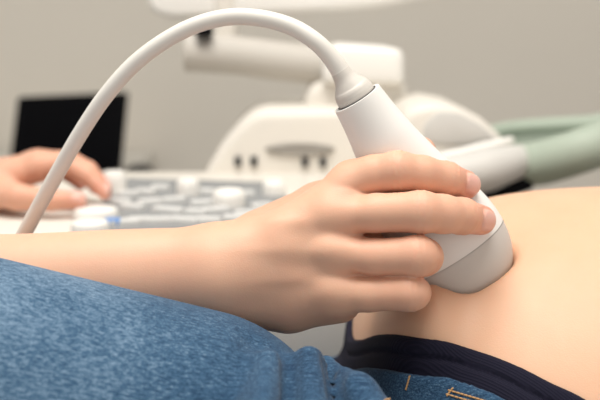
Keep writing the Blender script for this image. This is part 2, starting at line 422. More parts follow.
bm = bmesh.new(); bx(bm, ((q[0][0] + q[-1][0]) / 2, YD - .0305, (q[0][1] + top) / 2 + .015), (q[-1][0] - q[0][0] - .03, .003, top - q[0][1] - .03), .001, 1)
part('monitor_screen', bm, 'screen', mon)
# right shoulder cover with pale inset, and the sage green handle loop
YS = 0.93
bm = bmesh.new()
prism(bm, XZ([(392, 200), (398, 120), (410, 106), (434, 102), (458, 106), (482, 118), (500, 134), (512, 150), (516, 170), (512, 188), (470, 204)], YS), YS, YS + .14, .012, 4); part('side_cover', bm, 'cream')
bm = bmesh.new(); prism(bm, XZ([(420, 142), (425, 122), (440, 111), (460, 113), (480, 124), (498, 140), (470, 146)], YS), YS - .002, YS + .01, .002, 2); part('cover_inset', bm, 'pale')
bm = bmesh.new(); tube(bm, spline([at_y(430, 160, YS - .012), at_y(470, 150, YS - .012), at_y(500, 143, YS - .01), at_y(512, 140, YS + .0)], 6), [.004] * 18 + [.003], 12); part('cover_ridge', bm, 'white')
bm = bmesh.new(); tube(bm, spline([at_y(425, 180, YS - .03), at_y(470, 174, YS - .03), at_y(505, 165, YS - .02), at_y(524, 160, YS)], 6), [.02] * 10 + [.019, .018, .0175, .017, .0165, .016, .0155, .015, .012], 18); part('side_bumper', bm, 'pale')
bm = bmesh.new(); tube(bm, spline([at_y(455, 204, YS - .02), at_y(500, 190, YS - .02), at_y(528, 181, YS - .01)], 6), .0085, 12); part('bumper_underside', bm, 'black')  # black strip along the underside of the bumper
bm = bmesh.new()
lp = [at_y(480, 160, .97), at_y(500, 166, .95), at_y(540, 163, .92), at_y(590, 148, .90), at_y(640, 130, .93), at_y(648, 121, 1.0), at_y(620, 122, 1.05), at_y(590, 124, 1.06), at_y(550, 126, 1.07), at_y(512, 129, 1.07), at_y(480, 136, 1.05)]
L_ = spline(lp, 10)
rr = np.interp(np.arange(len(L_)), [0, 45, 60, 70, 110], [0.021, 0.020, 0.013, 0.0095, 0.0085])
tube(bm, L_, rr, 20); hd = part('handle', bm, 'sage')
bm = bmesh.new(); t = bmesh.new(); vs = [t.verts.new(tuple(np.array(p) - np.array([0, 0, .012]))) for p in L_[::2]]; t.faces.new(vs)
e = bmesh.ops.extrude_face_region(t, geom=t.faces[:]); bmesh.ops.translate(t, vec=(0, 0, .006), verts=[v for v in e['geom'] if isinstance(v, bmesh.types.BMVert)]); merge(bm, t)
part('handle_recess', bm, 'sage2')
# lower body and castors
bm = bmesh.new(); bx(bm, (-0.06, 0.98, 0.44), (0.30, 0.36, 0.64), 0.03, 4); part('lower_body', bm, 'cream')
bm = bmesh.new(); bx(bm, (-0.06, 0.96, 0.11), (0.42, 0.52, 0.06), 0.02, 3); part('base_plate', bm, 'pale')
for sx in (-1, 1):
    for sy in (-1, 1):
        bm = bmesh.new(); c = (-0.06 + sx * .17, .96 + sy * .21, 0.042)
        lathe(bm, [(0, -.015), (.036, -.015), (.042, -.008), (.042, .008), (.036, .015), (0, .015)], c, 24, Matrix.Rotation(R(90), 4, 'Y'))
        part('castor', bm, 'dark')
bm = bmesh.new(); bx(bm, (0.20, 1.0, 0.79), (0.32, 0.12, 0.05), .015, 3); part('side_bracket', bm, 'pale')

# ------------------------------------------------------------------ laptop on a desk, far left
ZD = 0.70
desk = empty('desk', 'white laminate desk against the beige wall under the black laptop', 'desk', (-0.80, 2.1, 0))
bm = bmesh.new(); bx(bm, (-0.85, 2.14, ZD - .0125), (1.0, 0.48, 0.025), .003, 2); link_bm('desktop', bm, M['desk'], desk)
for sx in (-1, 1):
    for sy in (-1, 1):
        bm = bmesh.new(); bx(bm, (-0.85 + sx * .47, 2.14 + sy * .2, (ZD - .025) / 2), (.035, .035, ZD - .025), .003, 2); link_bm('leg', bm, M['steel'], desk)
lap = empty('laptop', 'open black laptop standing on the white desk at the left', 'laptop', (-0.43, 1.95, ZD))
YL = 2.0
bm = bmesh.new(); a, b, c, d = (at_y(x_, y_, YL) for x_, y_ in ((10, 182), (14, 98), (126, 93), (122, 182)))
zb = ZD + .012
t = bmesh.new(); vs = [t.verts.new((p[0], YL + (p[2] - zb) * .18, max(p[2], zb))) for p in (a, b, c, d)]; f = t.faces.new(vs)
e = bmesh.ops.extrude_face_region(t, geom=[f]); bmesh.ops.translate(t, vec=(0, .008, 0), verts=[v for v in e['geom'] if isinstance(v, bmesh.types.BMVert)])
bmesh.ops.recalc_face_normals(t, faces=t.faces[:]); bmesh.ops.bevel(t, geom=t.edges[:], offset=.003, segments=2, affect='EDGES'); merge(bm, t)
link_bm('lid', bm, M['black'], lap)
bm = bmesh.new(); cx = (a[0] + d[0]) / 2; wd = d[0] - a[0]
t = bmesh.new(); ins = .10
pts = [(p * (1 - ins)) for p in ((a - (a + b + c + d) / 4), (b - (a + b + c + d) / 4), (c - (a + b + c + d) / 4), (d - (a + b + c + d) / 4))]
cc = (a + b + c + d) / 4
vs = [t.verts.new(((cc + p)[0], YL + ((cc + p)[2] - zb) * .18 - .0006, max((cc + p)[2], zb + .01))) for p in pts]; t.faces.new(vs); merge(bm, t)
link_bm('display', bm, M['screen'], lap)
bm = bmesh.new(); bx(bm, (cx, YL - .085, ZD + .007), (wd, .17, .013), .003, 2); base = link_bm('keyboard_base', bm, M['black'], lap)
bm = bmesh.new(); pm = at_y(139, 168, 1.96)
t = empty('dark_shape', 'small dark domed shape on the desk beside the black laptop', 'mouse', (pm[0], 1.96, ZD))  # domed stand-in for an unidentified dark spot right of the laptop
bmm = bmesh.new(); lathe(bmm, [(.030, 0), (.031, .006), (.027, .016), (.015, .024), (0, .026)], (pm[0], 1.96, ZD), 24, None, (1, 1.6)); link_bm('shell', bmm, M['dark'], t)
bmm = bmesh.new(); lathe(bmm, [(0, -.003), (.006, -.003), (.006, .003), (0, .003)], (pm[0], 1.935, ZD + .021), 16, Matrix.Rotation(R(90), 4, 'Y')); link_bm('top_disc', bmm, M['black'], t)

# ------------------------------------------------------------------ examination couch
ZC = 0.640
couch = empty('examination_couch', 'grey padded examination couch under the patient with a white paper sheet', 'couch', (0.0, 0.45, 0))
bm = bmesh.new(); bx(bm, (0.16, 0.45, ZC - .05), (2.16, 0.56, 0.09), .03, 4); link_bm('pad', bm, M['couch'], couch)
bm = bmesh.new(); bx(bm, (0.16, 0.45, ZC - .0015), (2.10, 0.46, 0.009), .003, 2); link_bm('paper_sheet', bm, M['sheet'], couch)
bm = bmesh.new(); bx(bm, (0.16, 0.45, ZC - .115), (2.0, 0.44, 0.04), .006, 2); link_bm('frame', bm, M['steel'], couch)
for sx in (-1, 1):
    for sy in (-1, 1):
        bm = bmesh.new(); bx(bm, (0.16 + sx * .92, .45 + sy * .19, (ZC - .135) / 2), (.05, .05, ZC - .135), .006, 2); link_bm('leg', bm, M['steel'], couch)

# ------------------------------------------------------------------ probe (shape shared with the dent in the belly)
PD = 461.0
PA = cm(357, 98, PD); PB = cm(357 + .53 * 240, 98 + .85 * 240, 486.0)
paxis = PB - PA; PLEN = np.linalg.norm(paxis); paxis /= PLEN
pdep = np.array([0, 0, 1.0]) - paxis * paxis[2]; pdep /= np.linalg.norm(pdep); pperp = np.cross(pdep, paxis); pperp /= np.linalg.norm(pperp)
if pperp[0] < 0: pperp = -pperp
K = 240.0 / PLEN                                   # px per mm along the axis
prof_a = np.array([-2, 0, 3, 45, 88, 127, 150, 168, 176, 182, 184, 198, 213, 226, 234, 240]) / K
prof_r = np.array([23.6, 24.6, 25.2, 31.5, 41.5, 52.5, 57.6, 59.6, 60, 60, 59.2, 57.5, 51, 40, 26, 0]) / 2.11
prof_q = np.array([1, 1, 1, .93, .74, .63, .60, .60, .60, .60, .60, .60, .60, .60, .60, .60])
def probe_local(p):
    v = p - PA; return v @ paxis, v @ pperp, v @ pdep
def probe_sdf(p):
    a, x, y = probe_local(p)
    r_ = np.interp(a, prof_a, prof_r); q = np.interp(a, prof_a, prof_q)
    d = (np.sqrt(x ** 2 + (y / q) ** 2) - r_) * 0.72
    return np.maximum(d, np.maximum(a - prof_a[-1], prof_a[0] - a))
def probe_shell(name, ia, mat_, parent, scale=1.0, cap0=False, fine=6):
    aa = np.array(ia, float) / K
    seg = 72; vs = []; fs = []
    t_ = np.linspace(0, 2 * np.pi, seg, endpoint=False)
    for a in aa:
        # smooth radius through the table
        r_ = np.interp(a, prof_a, prof_r) * scale; q = np.interp(a, prof_a, prof_q)
        vs.append(PA + a * paxis + np.outer(np.cos(t_) * r_, pperp) + np.outer(np.sin(t_) * r_ * q, pdep))
    n = len(aa); vs = np.concatenate(vs)
    for i in range(n - 1):
        for k in range(seg):
            j = (k + 1) % seg; fs.append((i * seg + k, i * seg + j, (i + 1) * seg + j, (i + 1) * seg + k))
    me = bpy.data.meshes.new(name); W = cam_to_world(vs) - np.array(parent_origin(parent))
    caps = []
    if cap0: caps.append(tuple(range(seg))[::-1])
    me.from_pydata(W.tolist(), [], fs + caps); me.update(); me.materials.append(mat_)
    bm_ = bmesh.new(); bm_.from_mesh(me); bmesh.ops.recalc_face_normals(bm_, faces=bm_.faces[:]); bm_.to_mesh(me); bm_.free()
    me.polygons.foreach_set('use_smooth', np.ones(len(me.polygons), bool)); me.set_sharp_from_angle(angle=R(38))
    o = bpy.data.objects.new(name, me); COL.objects.link(o); o.parent = parent; return o
# denser, smooth profile
def smooth_profile():
    global prof_a, prof_r, prof_q
    mid = [(0, 25.0), (22, 27.6), (45, 31.5), (66, 36), (88, 41.5), (108, 47), (127, 52.5), (145, 57.2), (160, 59.6), (172, 60.2), (184, 59.6), (198, 56.8), (211, 51.5), (222, 44), (231, 33.5), (237, 21), (239.6, 8), (240, 0.2)]
    sp = np.array(spline([np.array(m) for m in mid], 5)); a = np.maximum.accumulate(sp[:, 0] + np.arange(len(sp)) * 1e-5)
    prof_q = np.interp(a / K, prof_a, prof_q); prof_r = sp[:, 1] / 2.11; prof_a = a / K
smooth_profile()
pw = cam_to_world(PB[None])[0]
probe = empty('ultrasound_probe', 'white curved ultrasound probe with beige cable pressed on the bare belly', 'ultrasound probe', tuple(pw))
RING = 177.0
probe_shell('housing', [0.0, 0.5, 1.5, 3] + list(np.arange(6, RING - 1, 4)) + [RING - 1.2, RING - .4], M['probe'], probe, cap0=True)
probe_shell('ring_groove', [RING - 1.5, RING - 1, RING, RING + 1.2, RING + 1.6], M['lens'], probe, scale=.985)
probe_shell('lens', [RING + .5, RING + 1.0, RING + 3] + list(np.arange(188, 236, 3)) + [237.5, 239, 239.7, 240], M['lens'], probe)
# strain relief
def axpt(a_px, off=(0, 0)): return cam_to_world((PA + paxis * (a_px / K) + pperp * off[0] + pdep * off[1])[None])[0]
bm = bmesh.new(); sr = spline([axpt(2), axpt(-6), axpt(-12), cam(347, 82, .459), cam(340, 71, .4578)], 8)
al = np.concatenate([[0], np.cumsum([np.linalg.norm(b_ - a_2) for a_2, b_ in zip(sr[:-1], sr[1:])])]); al = al / al[-1] * 35
ra = np.interp(al, [0, 4, 8, 12, 15, 18, 21, 24, 28, 35], [19.6, 20.2, 20.2, 19.3, 18, 16, 13.9, 12.2, 10.8, 9.6]) / 2.16 / 1000
tube(bm, sr, list(ra), 40); link_bm('strain_relief', bm, M['relief'], probe)
bm = bmesh.new(); tube(bm, [axpt(-.6), axpt(1.5)], 21.6 / 2160, 48); tube_o = link_bm('collar_gap', bm, M['dark'], probe)
# cable
bm = bmesh.new()
cpts = [cam(345, 79, .4588), cam(333, 60, .4572), cam(316, 42, .456), cam(292, 27, .457), cam(262, 18.5, .458), cam(230, 17, .460), cam(196, 25, .462), cam(163, 42, .465), cam(132, 66, .469), cam(104, 98, .474), cam(80, 134, .482), cam(58, 172, .492), cam(38, 208, .503), cam(18, 245, .515), cam(-6, 285, .54), cam(-26, 315, .60), cam(-60, 290, .70)]
cs = spline(cpts, 10); cr = np.interp(np.linspace(0, 1, len(cs)), [0, .1, .25, .6, 1], [9.7, 8.7, 8.3, 8.1, 8.1]) / 2120
tube(bm, cs, list(cr), 24); cab = link_bm('cable', bm, M['cable'], probe)
cab['label'] = 'beige looping cable'

# ------------------------------------------------------------------ caregiver: both arms, hands (distance field in camera-frame mm)
def J(px, py, d, r): return (cm(px, py, d), r)
FING = [
    [J(352, 182, 459, 9.3), J(374, 175, 454, 8.9), J(398, 171, 449, 8.8), J(422, 174, 451, 8.1), J(446, 179, 456.5, 7.7), J(466, 185, 464, 6.7)],
    [J(336, 215, 453, 10.0), J(374, 213, 445, 8.6), J(421, 212, 439, 9.1), J(443, 214, 444, 8.4), J(462, 216, 451, 8.0), J(481, 220, 461, 6.9)],
    [J(336, 252, 451, 9.8), J(374, 257, 444, 8.1), J(417, 256, 438, 8.8), J(424, 257, 447, 8.2), J(416, 258, 457, 7.8), J(396, 257, 464, 6.6)],
    [J(334, 292, 452, 9.0), J(368, 294, 446, 7.7), J(410, 293, 440, 7.8), J(414, 293, 448, 7.2), J(406, 292, 458, 7.0), J(386, 289, 466, 6.0)],
]
THUMB = [J(262, 236, 474, 13), J(318, 206, 485, 11), J(370, 182, 496, 9.6), J(400, 165, 501, 8.8), J(421, 152, 498, 7.6)]
META = [
    [J(228, 258, 463, 13), J(290, 233, 460, 11), J(352, 185, 460, 9.0)],
    [J(227, 262, 460, 13), J(284, 238, 456, 11), J(340, 198, 456, 9.0)],
    [J(226, 268, 459, 13), J(280, 246, 456, 11.5), J(336, 216, 454, 10.0)],
    [J(226, 274, 459, 13), J(280, 260, 456, 11.5), J(335, 234, 453.5, 9.4)],
    [J(224, 280, 459, 13), J(280, 272, 457, 11.5), J(335, 253, 452.5, 9.8)],
    [J(224, 286, 460, 13), J(280, 286, 458.5, 11), J(334, 273, 453.5, 9.0)],
    [J(226, 294, 462, 12.5), J(280, 298, 460, 11), J(333, 292, 453, 9.2)],
]
PALM = [J(240, 276, 470, 15), J(326, 242, 470, 12), J(364, 246, 473, 10)]
HEEL = [J(238, 290, 470, 14.5), J(290, 304, 468, 12), J(340, 302, 461, 9.3)]
ARM = [J(232, 268, 464, 13.5), J(200, 264, 464, 15.5), J(120, 271, 468, 18.5), J(0, 286, 476, 23), J(-200, 300, 490, 30), J(-420, 330, 500, 35)]
ARM2 = [J(232, 288, 464, 12.5), J(200, 288, 464, 14.5), J(120, 292, 467, 17.5), J(0, 298, 476, 22), J(-200, 310, 490, 30), J(-420, 345, 500, 35)]
RELIEF = [(cm(358, 199, 447), (8, 3.6, 9), 1.3), (cm(352, 237, 443), (9, 3.4, 9), 0.9), (cm(350, 275, 443), (9, 3.2, 9), 0.7),
          (cm(330, 214, 443), (7, 6, 7), -1.1), (cm(328, 250, 441), (7, 6, 7), -1.2), (cm(330, 290, 444), (6.5, 5.5, 7), -1.0), (cm(350, 180, 450), (7, 6, 7), -0.7),
          (cm(300, 234, 446), (14, 3.5, 8), 0.5), (cm(298, 265, 446), (14, 3.5, 8), 0.6), (cm(290, 220, 448), (20, 2.5, 8), -0.35), (cm(286, 250, 447), (20, 2.5, 8), -0.4), (cm(288, 280, 448), (18, 2.5, 8), -0.35),
          (cm(218, 282, 448), (7, 8, 8), -0.9), (cm(250, 300, 452), (12, 5, 9), 0.7), (cm(214, 240, 452), (9, 6, 9), 0.6)]
def dense(ch, n=10):
    sp = spline([np.append(c, r_) for c, r_ in ch], n); return [(q[:3], q[3]) for q in sp]
ARM_D, ARM2_D = dense(ARM), dense(ARM2)
NAILS = []
def nail_frame(fing, face=(0, 0, -1), off=1.2):
    a, b = fing[-2][0], fing[-1][0]; u = (b - a) / np.linalg.norm(b - a)
    n = np.asarray(face, float); n = n - u * (n @ u); n /= np.linalg.norm(n); v = np.cross(n, u)
    return dict(c=b + u * off, u=u, n=n, v=v, r=fing[-1][1])
NAILS.append(nail_frame(FING[0], (0.22, 0.16, -1), -1.0)); NAILS.append(nail_frame(FING[1], (0.05, 0.05, -1), -2.6))
def nail_mask(p, N, soft=0.7):
    q = p - N['c']; u, v, n = q @ N['u'], q @ N['v'], q @ N['n']
    lu, lv = 5.8, 5.2
    e = ((np.abs(u) / lu) ** 3 + (np.abs(v) / lv) ** 3) ** (1 / 3.)
    return e, np.where(n > 0.5, 1.0, 0.0), v
def hand_core(p):
    pal = chain(p, PALM, 5)
    for mchain in META: pal = smin(pal, chain(p, mchain, 5), 4.5)
    pal = smin(pal, chain(p, HEEL, 5), 9)
    arm = smin(chain(p, ARM_D, 1.5), chain(p, ARM2_D, 1.5), 14)
    pal = smin(pal, arm, 16)
    return pal
def hand(p):
    pal = hand_core(p); d = None
    for i, fg in enumerate(FING):
        fd = chain(p, fg, 2.5)
        # finger pads: thicken the palmar side a little between the joints
        x = smin(pal, fd, 7.5)
        d = x if d is None else np.where(True, smin(d, x, 0.4), 0)
    th = chain(p, THUMB, 4); d = smin(d, smin(pal, th, 9), 1.0)
    for c, r_, a in RELIEF: d = d + a * np.exp(-(((p - c) / r_) ** 2).sum(1))
    for N in NAILS:
        e, m, v = nail_mask(p, N)
        near = np.exp(-((e - 1.0) / 0.11) ** 2) * m
        d = d + 0.55 * near - 0.30 * m * sst(-e, -0.92, -0.80) * np.where(np.linalg.norm(p - N['c'], axis=1) < 11, 1, 0)
    # creases over the middle and end knuckles
    for fg, kn in ((FING[0], (2, 4)), (FING[1], (2, 4)), (FING[2], (2,)), (FING[3], (2,))):
        for ki in kn:
            c = fg[ki][0]; u = fg[ki + 1][0] - fg[ki - 1][0]; u /= np.linalg.norm(u); q = p - c; s = q @ u
            wgt = np.exp(-(np.linalg.norm(q, axis=1) / 10.) ** 2)
            d = d + wgt * 0.35 * np.cos(s * 2.2 + 0.6 * np.sin(q[:, 1] * .9)) * np.exp(-(s / 3.2) ** 2)
    # keep off the probe
    return smax(d, -(probe_sdf(p) - 0.15), 0.8)

lo = np.array([-285, -75, 400.]); hi = np.array([95, 40, 525.])
hv, hf = nets(hand, [-150, -72, 418], [96, 36, 520], 1.0)
tipd = np.min([np.linalg.norm(hv - fg[-1][0], axis=1) for fg in FING[:2]], axis=0)
thd = np.linalg.norm(hv - THUMB[-1][0], axis=1)
tint = 0.6 * np.exp(-(tipd / 14.) ** 2) + 0.3 * np.exp(-(thd / 14.) ** 2)
for fg, amp in zip(FING, (.35, .2, .2, .2)):
    tint += amp * np.exp(-(np.linalg.norm(hv - fg[2][0], axis=1) / 9.) ** 2)
    tint += 0.12 * np.exp(-(np.linalg.norm(hv - fg[0][0] - np.array([4., 0, 0]), axis=1) / 12.) ** 2)
tint += 0.12 * sst(hv[:, 0], 10, 50)
nail = np.zeros(len(hv))
for N in NAILS:
    e, m, v = nail_mask(hv, N)
    nail = np.maximum(nail, m * sst(-e, -1.0, -0.86) * (np.linalg.norm(hv - N['c'], axis=1) < 11))
# upper arms / shoulders outside the frame, coarse
def arm_rest(p):
    a = smin(chain(p, ARM_D, 1.5), chain(p, ARM2_D, 1.5), 14)
    return a
av, af = nets(arm_rest, [-300, -130, 400], [-149, 60, 560], 2.5)

# other hand on the key panel (own millimetre field, camera frame)
DH = 800.0
def K2(px, py, d, r): return (cm(px, py, d), r)
F2 = [
    [K2(40, 166, 806, 10.5), K2(68, 164, 802, 8.4), K2(88, 175, 798, 7.4), K2(105, 192, 794, 6.2)],
    [K2(38, 163, 824, 10.5), K2(70, 161, 826, 8.4), K2(88, 170, 824, 7.4), K2(104, 187, 822, 6.4)],
    [K2(34, 163, 842, 10.0), K2(66, 162, 848, 8.0), K2(82, 170, 848, 7.2), K2(96, 187, 848, 6.2)],
    [K2(28, 167, 858, 9.0), K2(54, 167, 868, 7.2), K2(68, 174, 869, 6.4), K2(80, 184, 869, 5.6)],
]
T2 = [K2(-14, 190, 800, 13), K2(18, 197, 784, 10.5), K2(50, 200, 780, 8.2), K2(78, 200, 782, 7.0)]
P2 = [[K2(-20, 185, 812, 15), K2(40, 168, 808, 11)], [K2(-22, 182, 826, 15), K2(38, 165, 824, 11)], [K2(-22, 182, 840, 15), K2(34, 165, 842, 10.5)], [K2(-22, 186, 850, 14), K2(28, 169, 857, 9.5)]]
A2 = [K2(-20, 186, 826, 18), K2(-60, 182, 824, 20), K2(-150, 182, 815, 26), K2(-290, 190, 790, 33)]
T2N = None
def hand2(p):
    pal = chain(p, P2[0], 4)
    for q in P2[1:]: pal = smin(pal, chain(p, q, 4), 9)
    arm = smin(chain(p, A2, 10), chain(p, [(c + np.array([0, -3., 8.]), r_) for c, r_ in A2], 10), 10)
    pal = smin(pal, arm, 14); d = None
    for fg in F2:
        x = smin(pal, chain(p, fg, 2.5), 7); d = x if d is None else smin(d, x, .8)
    d = smin(d, smin(pal, chain(p, T2, 3), 9), 1.0)
    for N in NAILS2:
        e, m, v = nail_mask(p, N)
        d = d + 0.5 * np.exp(-((e - 1.0) / 0.12) ** 2) * m * (np.linalg.norm(p - N['c'], axis=1) < 11)
    return d
NAILS2 = [nail_frame(T2, (0.3, .7, -1)), nail_frame(F2[0], (.5, 1, -.2)), nail_frame(F2[1], (.5, 1, -.1)), nail_frame(F2[2], (.5, 1, 0)), nail_frame(F2[3], (.5, 1, 0))]
h2v, h2f = nets(hand2, [-500, -20, 740], [-150, 75, 900], 1.6)
t2 = 0.35 + 0.6 * np.exp(-(np.min([np.linalg.norm(h2v - fg[-1][0], axis=1) for fg in F2 + [T2]], axis=0) / 14.) ** 2)
n2 = np.zeros(len(h2v))
for N in NAILS2:
    e, m, v = nail_mask(h2v, N); n2 = np.maximum(n2, m * sst(-e, -1.0, -.86) * (np.linalg.norm(h2v - N['c'], axis=1) < 11))
# torso and upper arms (world metres), under the scrub top
eR = cam_to_world(np.array([ARM[-1][0]]))[0]; eR = cam(-420, 337, .5); eL = cam(-290, 190, .79)
TY = .92
shR = np.array([-0.62, TY - .19, 1.17]); shL = np.array([-0.70, TY + .17, 1.17])
def headf(p):
    # head
    h = smin(ell(p, (-.655, TY, 1.43), (.095, .075, .115)), ell(p, (-.625, TY, 1.375), (.07, .058, .07)), .03)
    h = smin(h, cone(p, (-.565, TY, 1.425), (-.538, TY, 1.385), .007, .014), .012)
    for s in (-1, 1):
        h = smin(h, ell(p, (-.66, TY + s * .078, 1.41), (.02, .009, .032)), .006)
        h = smax(h, -ell(p, (-.56, TY + s * .031, 1.432), (.014, .015, .009)), .012)
        h = smin(h, ell(p, (-.578, TY + s * .031, 1.432), (.012, .012, .010)), .003)
    h = smin(h, ell(p, (-.558, TY, 1.350), (.010, .024, .006)), .004); h = smin(h, ell(p, (-.559, TY, 1.339), (.010, .022, .007)), .004)
    return h
def torso(p):
    d = smin(cone(p, (-.70, TY, .69), (-.70, TY, 1.05), .125, .135), cone(p, (-.64, TY - .13, 1.13), (-.70, TY + .13, 1.13), .075, .075), .08)
    d = smin(d, cone(p, eR, shR, .038, .055), .03); d = smin(d, cone(p, eL, shL, .036, .055), .03)
    d = smin(d, cone(p, (-.69, TY, 1.2), (-.68, TY, 1.30), .05, .05), .03)
    return smin(d, headf(p), .025)
tv, tf = nets(torso, [-.95, .42, .50], [-.30, 1.22, 1.62], .008)
def joinm(parts):
    V, F, o = [], [], 0
    for v, f in parts: V.append(v); F.append(f + o); o += len(v)
    return np.concatenate(V), np.concatenate(F)
CV, CF = joinm([(cam_to_world(hv), hf), (cam_to_world(av), af), (cam_to_world(h2v), h2f), (tv, tf)])
nz = lambda *a: np.concatenate(a)
care = mesh_obj('person', CV, CF, M['skin'], None, dict(tint=nz(tint, np.full(len(av), .1), t2, np.full(len(tv), .3)), nail=nz(nail, np.zeros(len(av)), n2, np.zeros(len(tv)))))
tag(care, 'caregiver reaching in from the left, one hand gripping the probe, other on the keys', 'person')
def scrub(p):
    d = torso(p) - .012
    d = smax(d, (p[:, 2] - 1.235), .004); d = smax(d, -(p[:, 2] - .60), .004)
    tR = (p - eR) @ ((shR - eR) / np.linalg.norm(shR - eR)); tL = (p - eL) @ ((shL - eL) / np.linalg.norm(shL - eL))
    dR = cone(p, eR, shR, .05, .068); dL = cone(p, eL, shL, .048, .068)
    inR = (dR < .01) & (tR < .10); inL = (dL < .01) & (tL < .10)
    cut = np.where(inR, .10 - tR, np.where(inL, .10 - tL, -1)); return np.maximum(d, cut)
sv, sf = nets(scrub, [-.97, .40, .50], [-.30, 1.24, 1.30], .008)
sc_o = mesh_obj('scrub_top', sv, sf, M['scrub'], care)
def hairf(p):
    d = np.maximum(ell(p, (-.672, TY, 1.45), (.098, .085, .115)), (p[:, 0] + .60) * .8 + (1.46 - p[:, 2]) * .9)
    return smin(d, ell(p, (-.78, TY, 1.46), (.04, .045, .045)), .02)
xv, xf = nets(hairf, [-.85, TY - .14, 1.3], [-.5, TY + .14, 1.6], .008)
mesh_obj('hair', xv, xf, mat('brown_hair', (.06, .035, .02), .5, bump=(200, .5, .002)), care)
def trousers(p):
    d = None
    for s in (-1, 1):
        y = TY + s * .09
        q = smin(cone(p, (-.70, y, .635), (-.36, y + s * .02, .63), .082, .062), cone(p, (-.36, y + s * .02, .63), (-.37, y + s * .02, .11), .062, .045), .03)
        d = q if d is None else smin(d, q, .01)
    return np.maximum(d, .10 - p[:, 2])
qv, qf = nets(trousers, [-.82, .66, .05], [-.26, 1.16, .75], .010)
mesh_obj('trousers', qv, qf, M['scrub'], care)
for s_ in (-1, 1):
    yy = TY + s_ * .11
    def shoe(p): return np.maximum(smin(ell(p, (-.38, yy, .05), (.06, .042, .06)), ell(p, (-.29, yy, .03), (.10, .042, .045)), .03), .002 - p[:, 2])
    qv, qf = nets(shoe, [-.46, yy - .07, -.02], [-.16, yy + .07, .14], .006); mesh_obj('shoe', qv, qf, M['white'], care)
stool = empty('stool', 'grey round stool under the caregiver at the left', 'stool', (-.70, TY, 0))
bm = bmesh.new(); lathe(bm, [(0, .47), (.17, .47), (.18, .49), (.18, .525), (.165, .545), (0, .55)], (-.70, TY, 0), 40); link_bm('seat', bm, M['couch'], stool)
bm = bmesh.new(); lathe(bm, [(0, .03), (.03, .03), (.025, .2), (.022, .47), (0, .47)], (-.70, TY, 0), 20); link_bm('post', bm, M['steel'], stool)
bm = bmesh.new(); lathe(bm, [(0, 0), (.22, 0), (.22, .012), (.05, .035), (0, .035)], (-.70, TY, 0), 40); link_bm('base', bm, M['steel'], stool)

# ------------------------------------------------------------------ patient (distance field in world metres)
def probe_world(p):
    v = (p - CAM) ; q = np.stack([v @ AX, v @ AU, v @ AF], 1) * 1000
    return probe_sdf(q) / 1000
def body(p):
    q = (p - np.array([.2255, .530, .777])) / np.array([.198, .155, .135])
    ax_, m_ = np.abs(q[:, 0]) + 1e-6, np.sqrt(q[:, 1] ** 2 + q[:, 2] ** 2) + 1e-6
    P_ = 3.5; k_ = (ax_ ** P_ + m_ ** P_) ** (1 / P_); kk = k_ ** (1 - P_)
    g_ = kk * np.sqrt((ax_ ** (P_ - 1) / .198) ** 2 + m_ ** (2 * P_ - 4) * ((q[:, 1] / .155) ** 2 + (q[:, 2] / .135) ** 2))
    d = (k_ - 1) / np.maximum(g_, 3.0)
    d = smin(d, ell(p, (.062, .470, .850), (.020, .036, .038)), .014)
    q = p.copy(); t = np.clip(p[:, 0], .22, .60)
    tors = ell(np.stack([np.zeros(len(p)), p[:, 1], p[:, 2]], 1), (0, .535, .765), (1, .152, .112))
    tors = np.maximum(tors, np.maximum(.22 - p[:, 0], p[:, 0] - .60))
    d = smin(d, tors, .05)
    d = smin(d, ell(p, (.06, .505, .742), (.15, .14, .066)), .012)
    return d
def skin(p):
    d = body(p)
    d = smax(d, -(probe_world(p) - .0002), .007)
    return d
# top edge of the knit band: a loop lying on the body, low in front and high over the hips
EDGE = spline([(.19, .47, .64), (.19, .42, .68), (.185, .385, .74), (.168, .380, .785), (.150, .386, .817), (.134, .394, .834), (.1203, .4009, .8436), (.107, .4079, .8485), (.0956, .4152, .8527),
               (.082, .4244, .8559), (.0676, .4325, .8583), (.0465, .4466, .8576), (.0388, .4663, .8513), (.031, .500, .838), (.028, .537, .829), (.031, .58, .835), (.045, .615, .845), (.075, .64, .85),
               (.12, .66, .84), (.16, .672, .81), (.185, .68, .75), (.19, .65, .68), (.19, .60, .64)], 5)
EDGE = np.array(EDGE)
def grad(f, p, e=.002): return np.stack([f(p + np.eye(3)[i] * e) - f(p - np.eye(3)[i] * e) for i in range(3)], 1) / (2 * e)
for _ in range(3): g_ = grad(body, EDGE); EDGE = EDGE - (body(EDGE) / np.maximum((g_ ** 2).sum(1), .3))[:, None] * g_
ET = np.gradient(EDGE, axis=0); ET /= np.linalg.norm(ET, axis=1, keepdims=True)
EN = grad(body, EDGE, .004); EB = np.cross(EN, ET); EB /= np.linalg.norm(EB, axis=1, keepdims=True)
EB *= np.sign(EB[:, :1] + 1e-9 * 0 + 1e-12)
def across(p):                                     # signed distance past the top edge of the knit band, towards the belly
    out = np.empty(len(p)); e2 = (EDGE ** 2).sum(1)
    for q in np.array_split(np.arange(len(p)), max(1, len(p) // 40000)):
        k = np.argmin(e2 - 2 * p[q] @ EDGE.T, axis=1); out[q] = ((p[q] - EDGE[k]) * EB[k]).sum(1)
    return out
def skin_cut(p): return np.maximum(skin(p), -(across(p) + .03))
pv, pf = nets(skin_cut, [-.06, .36, .64], [.62, .71, .95], .0025)
HC = np.array([1.0, .53, .785])
def lay(p): return np.stack([p[:, 2] - HC[2] - .655, p[:, 1] - HC[1] + TY, p[:, 0] - HC[0] + 1.43], 1)
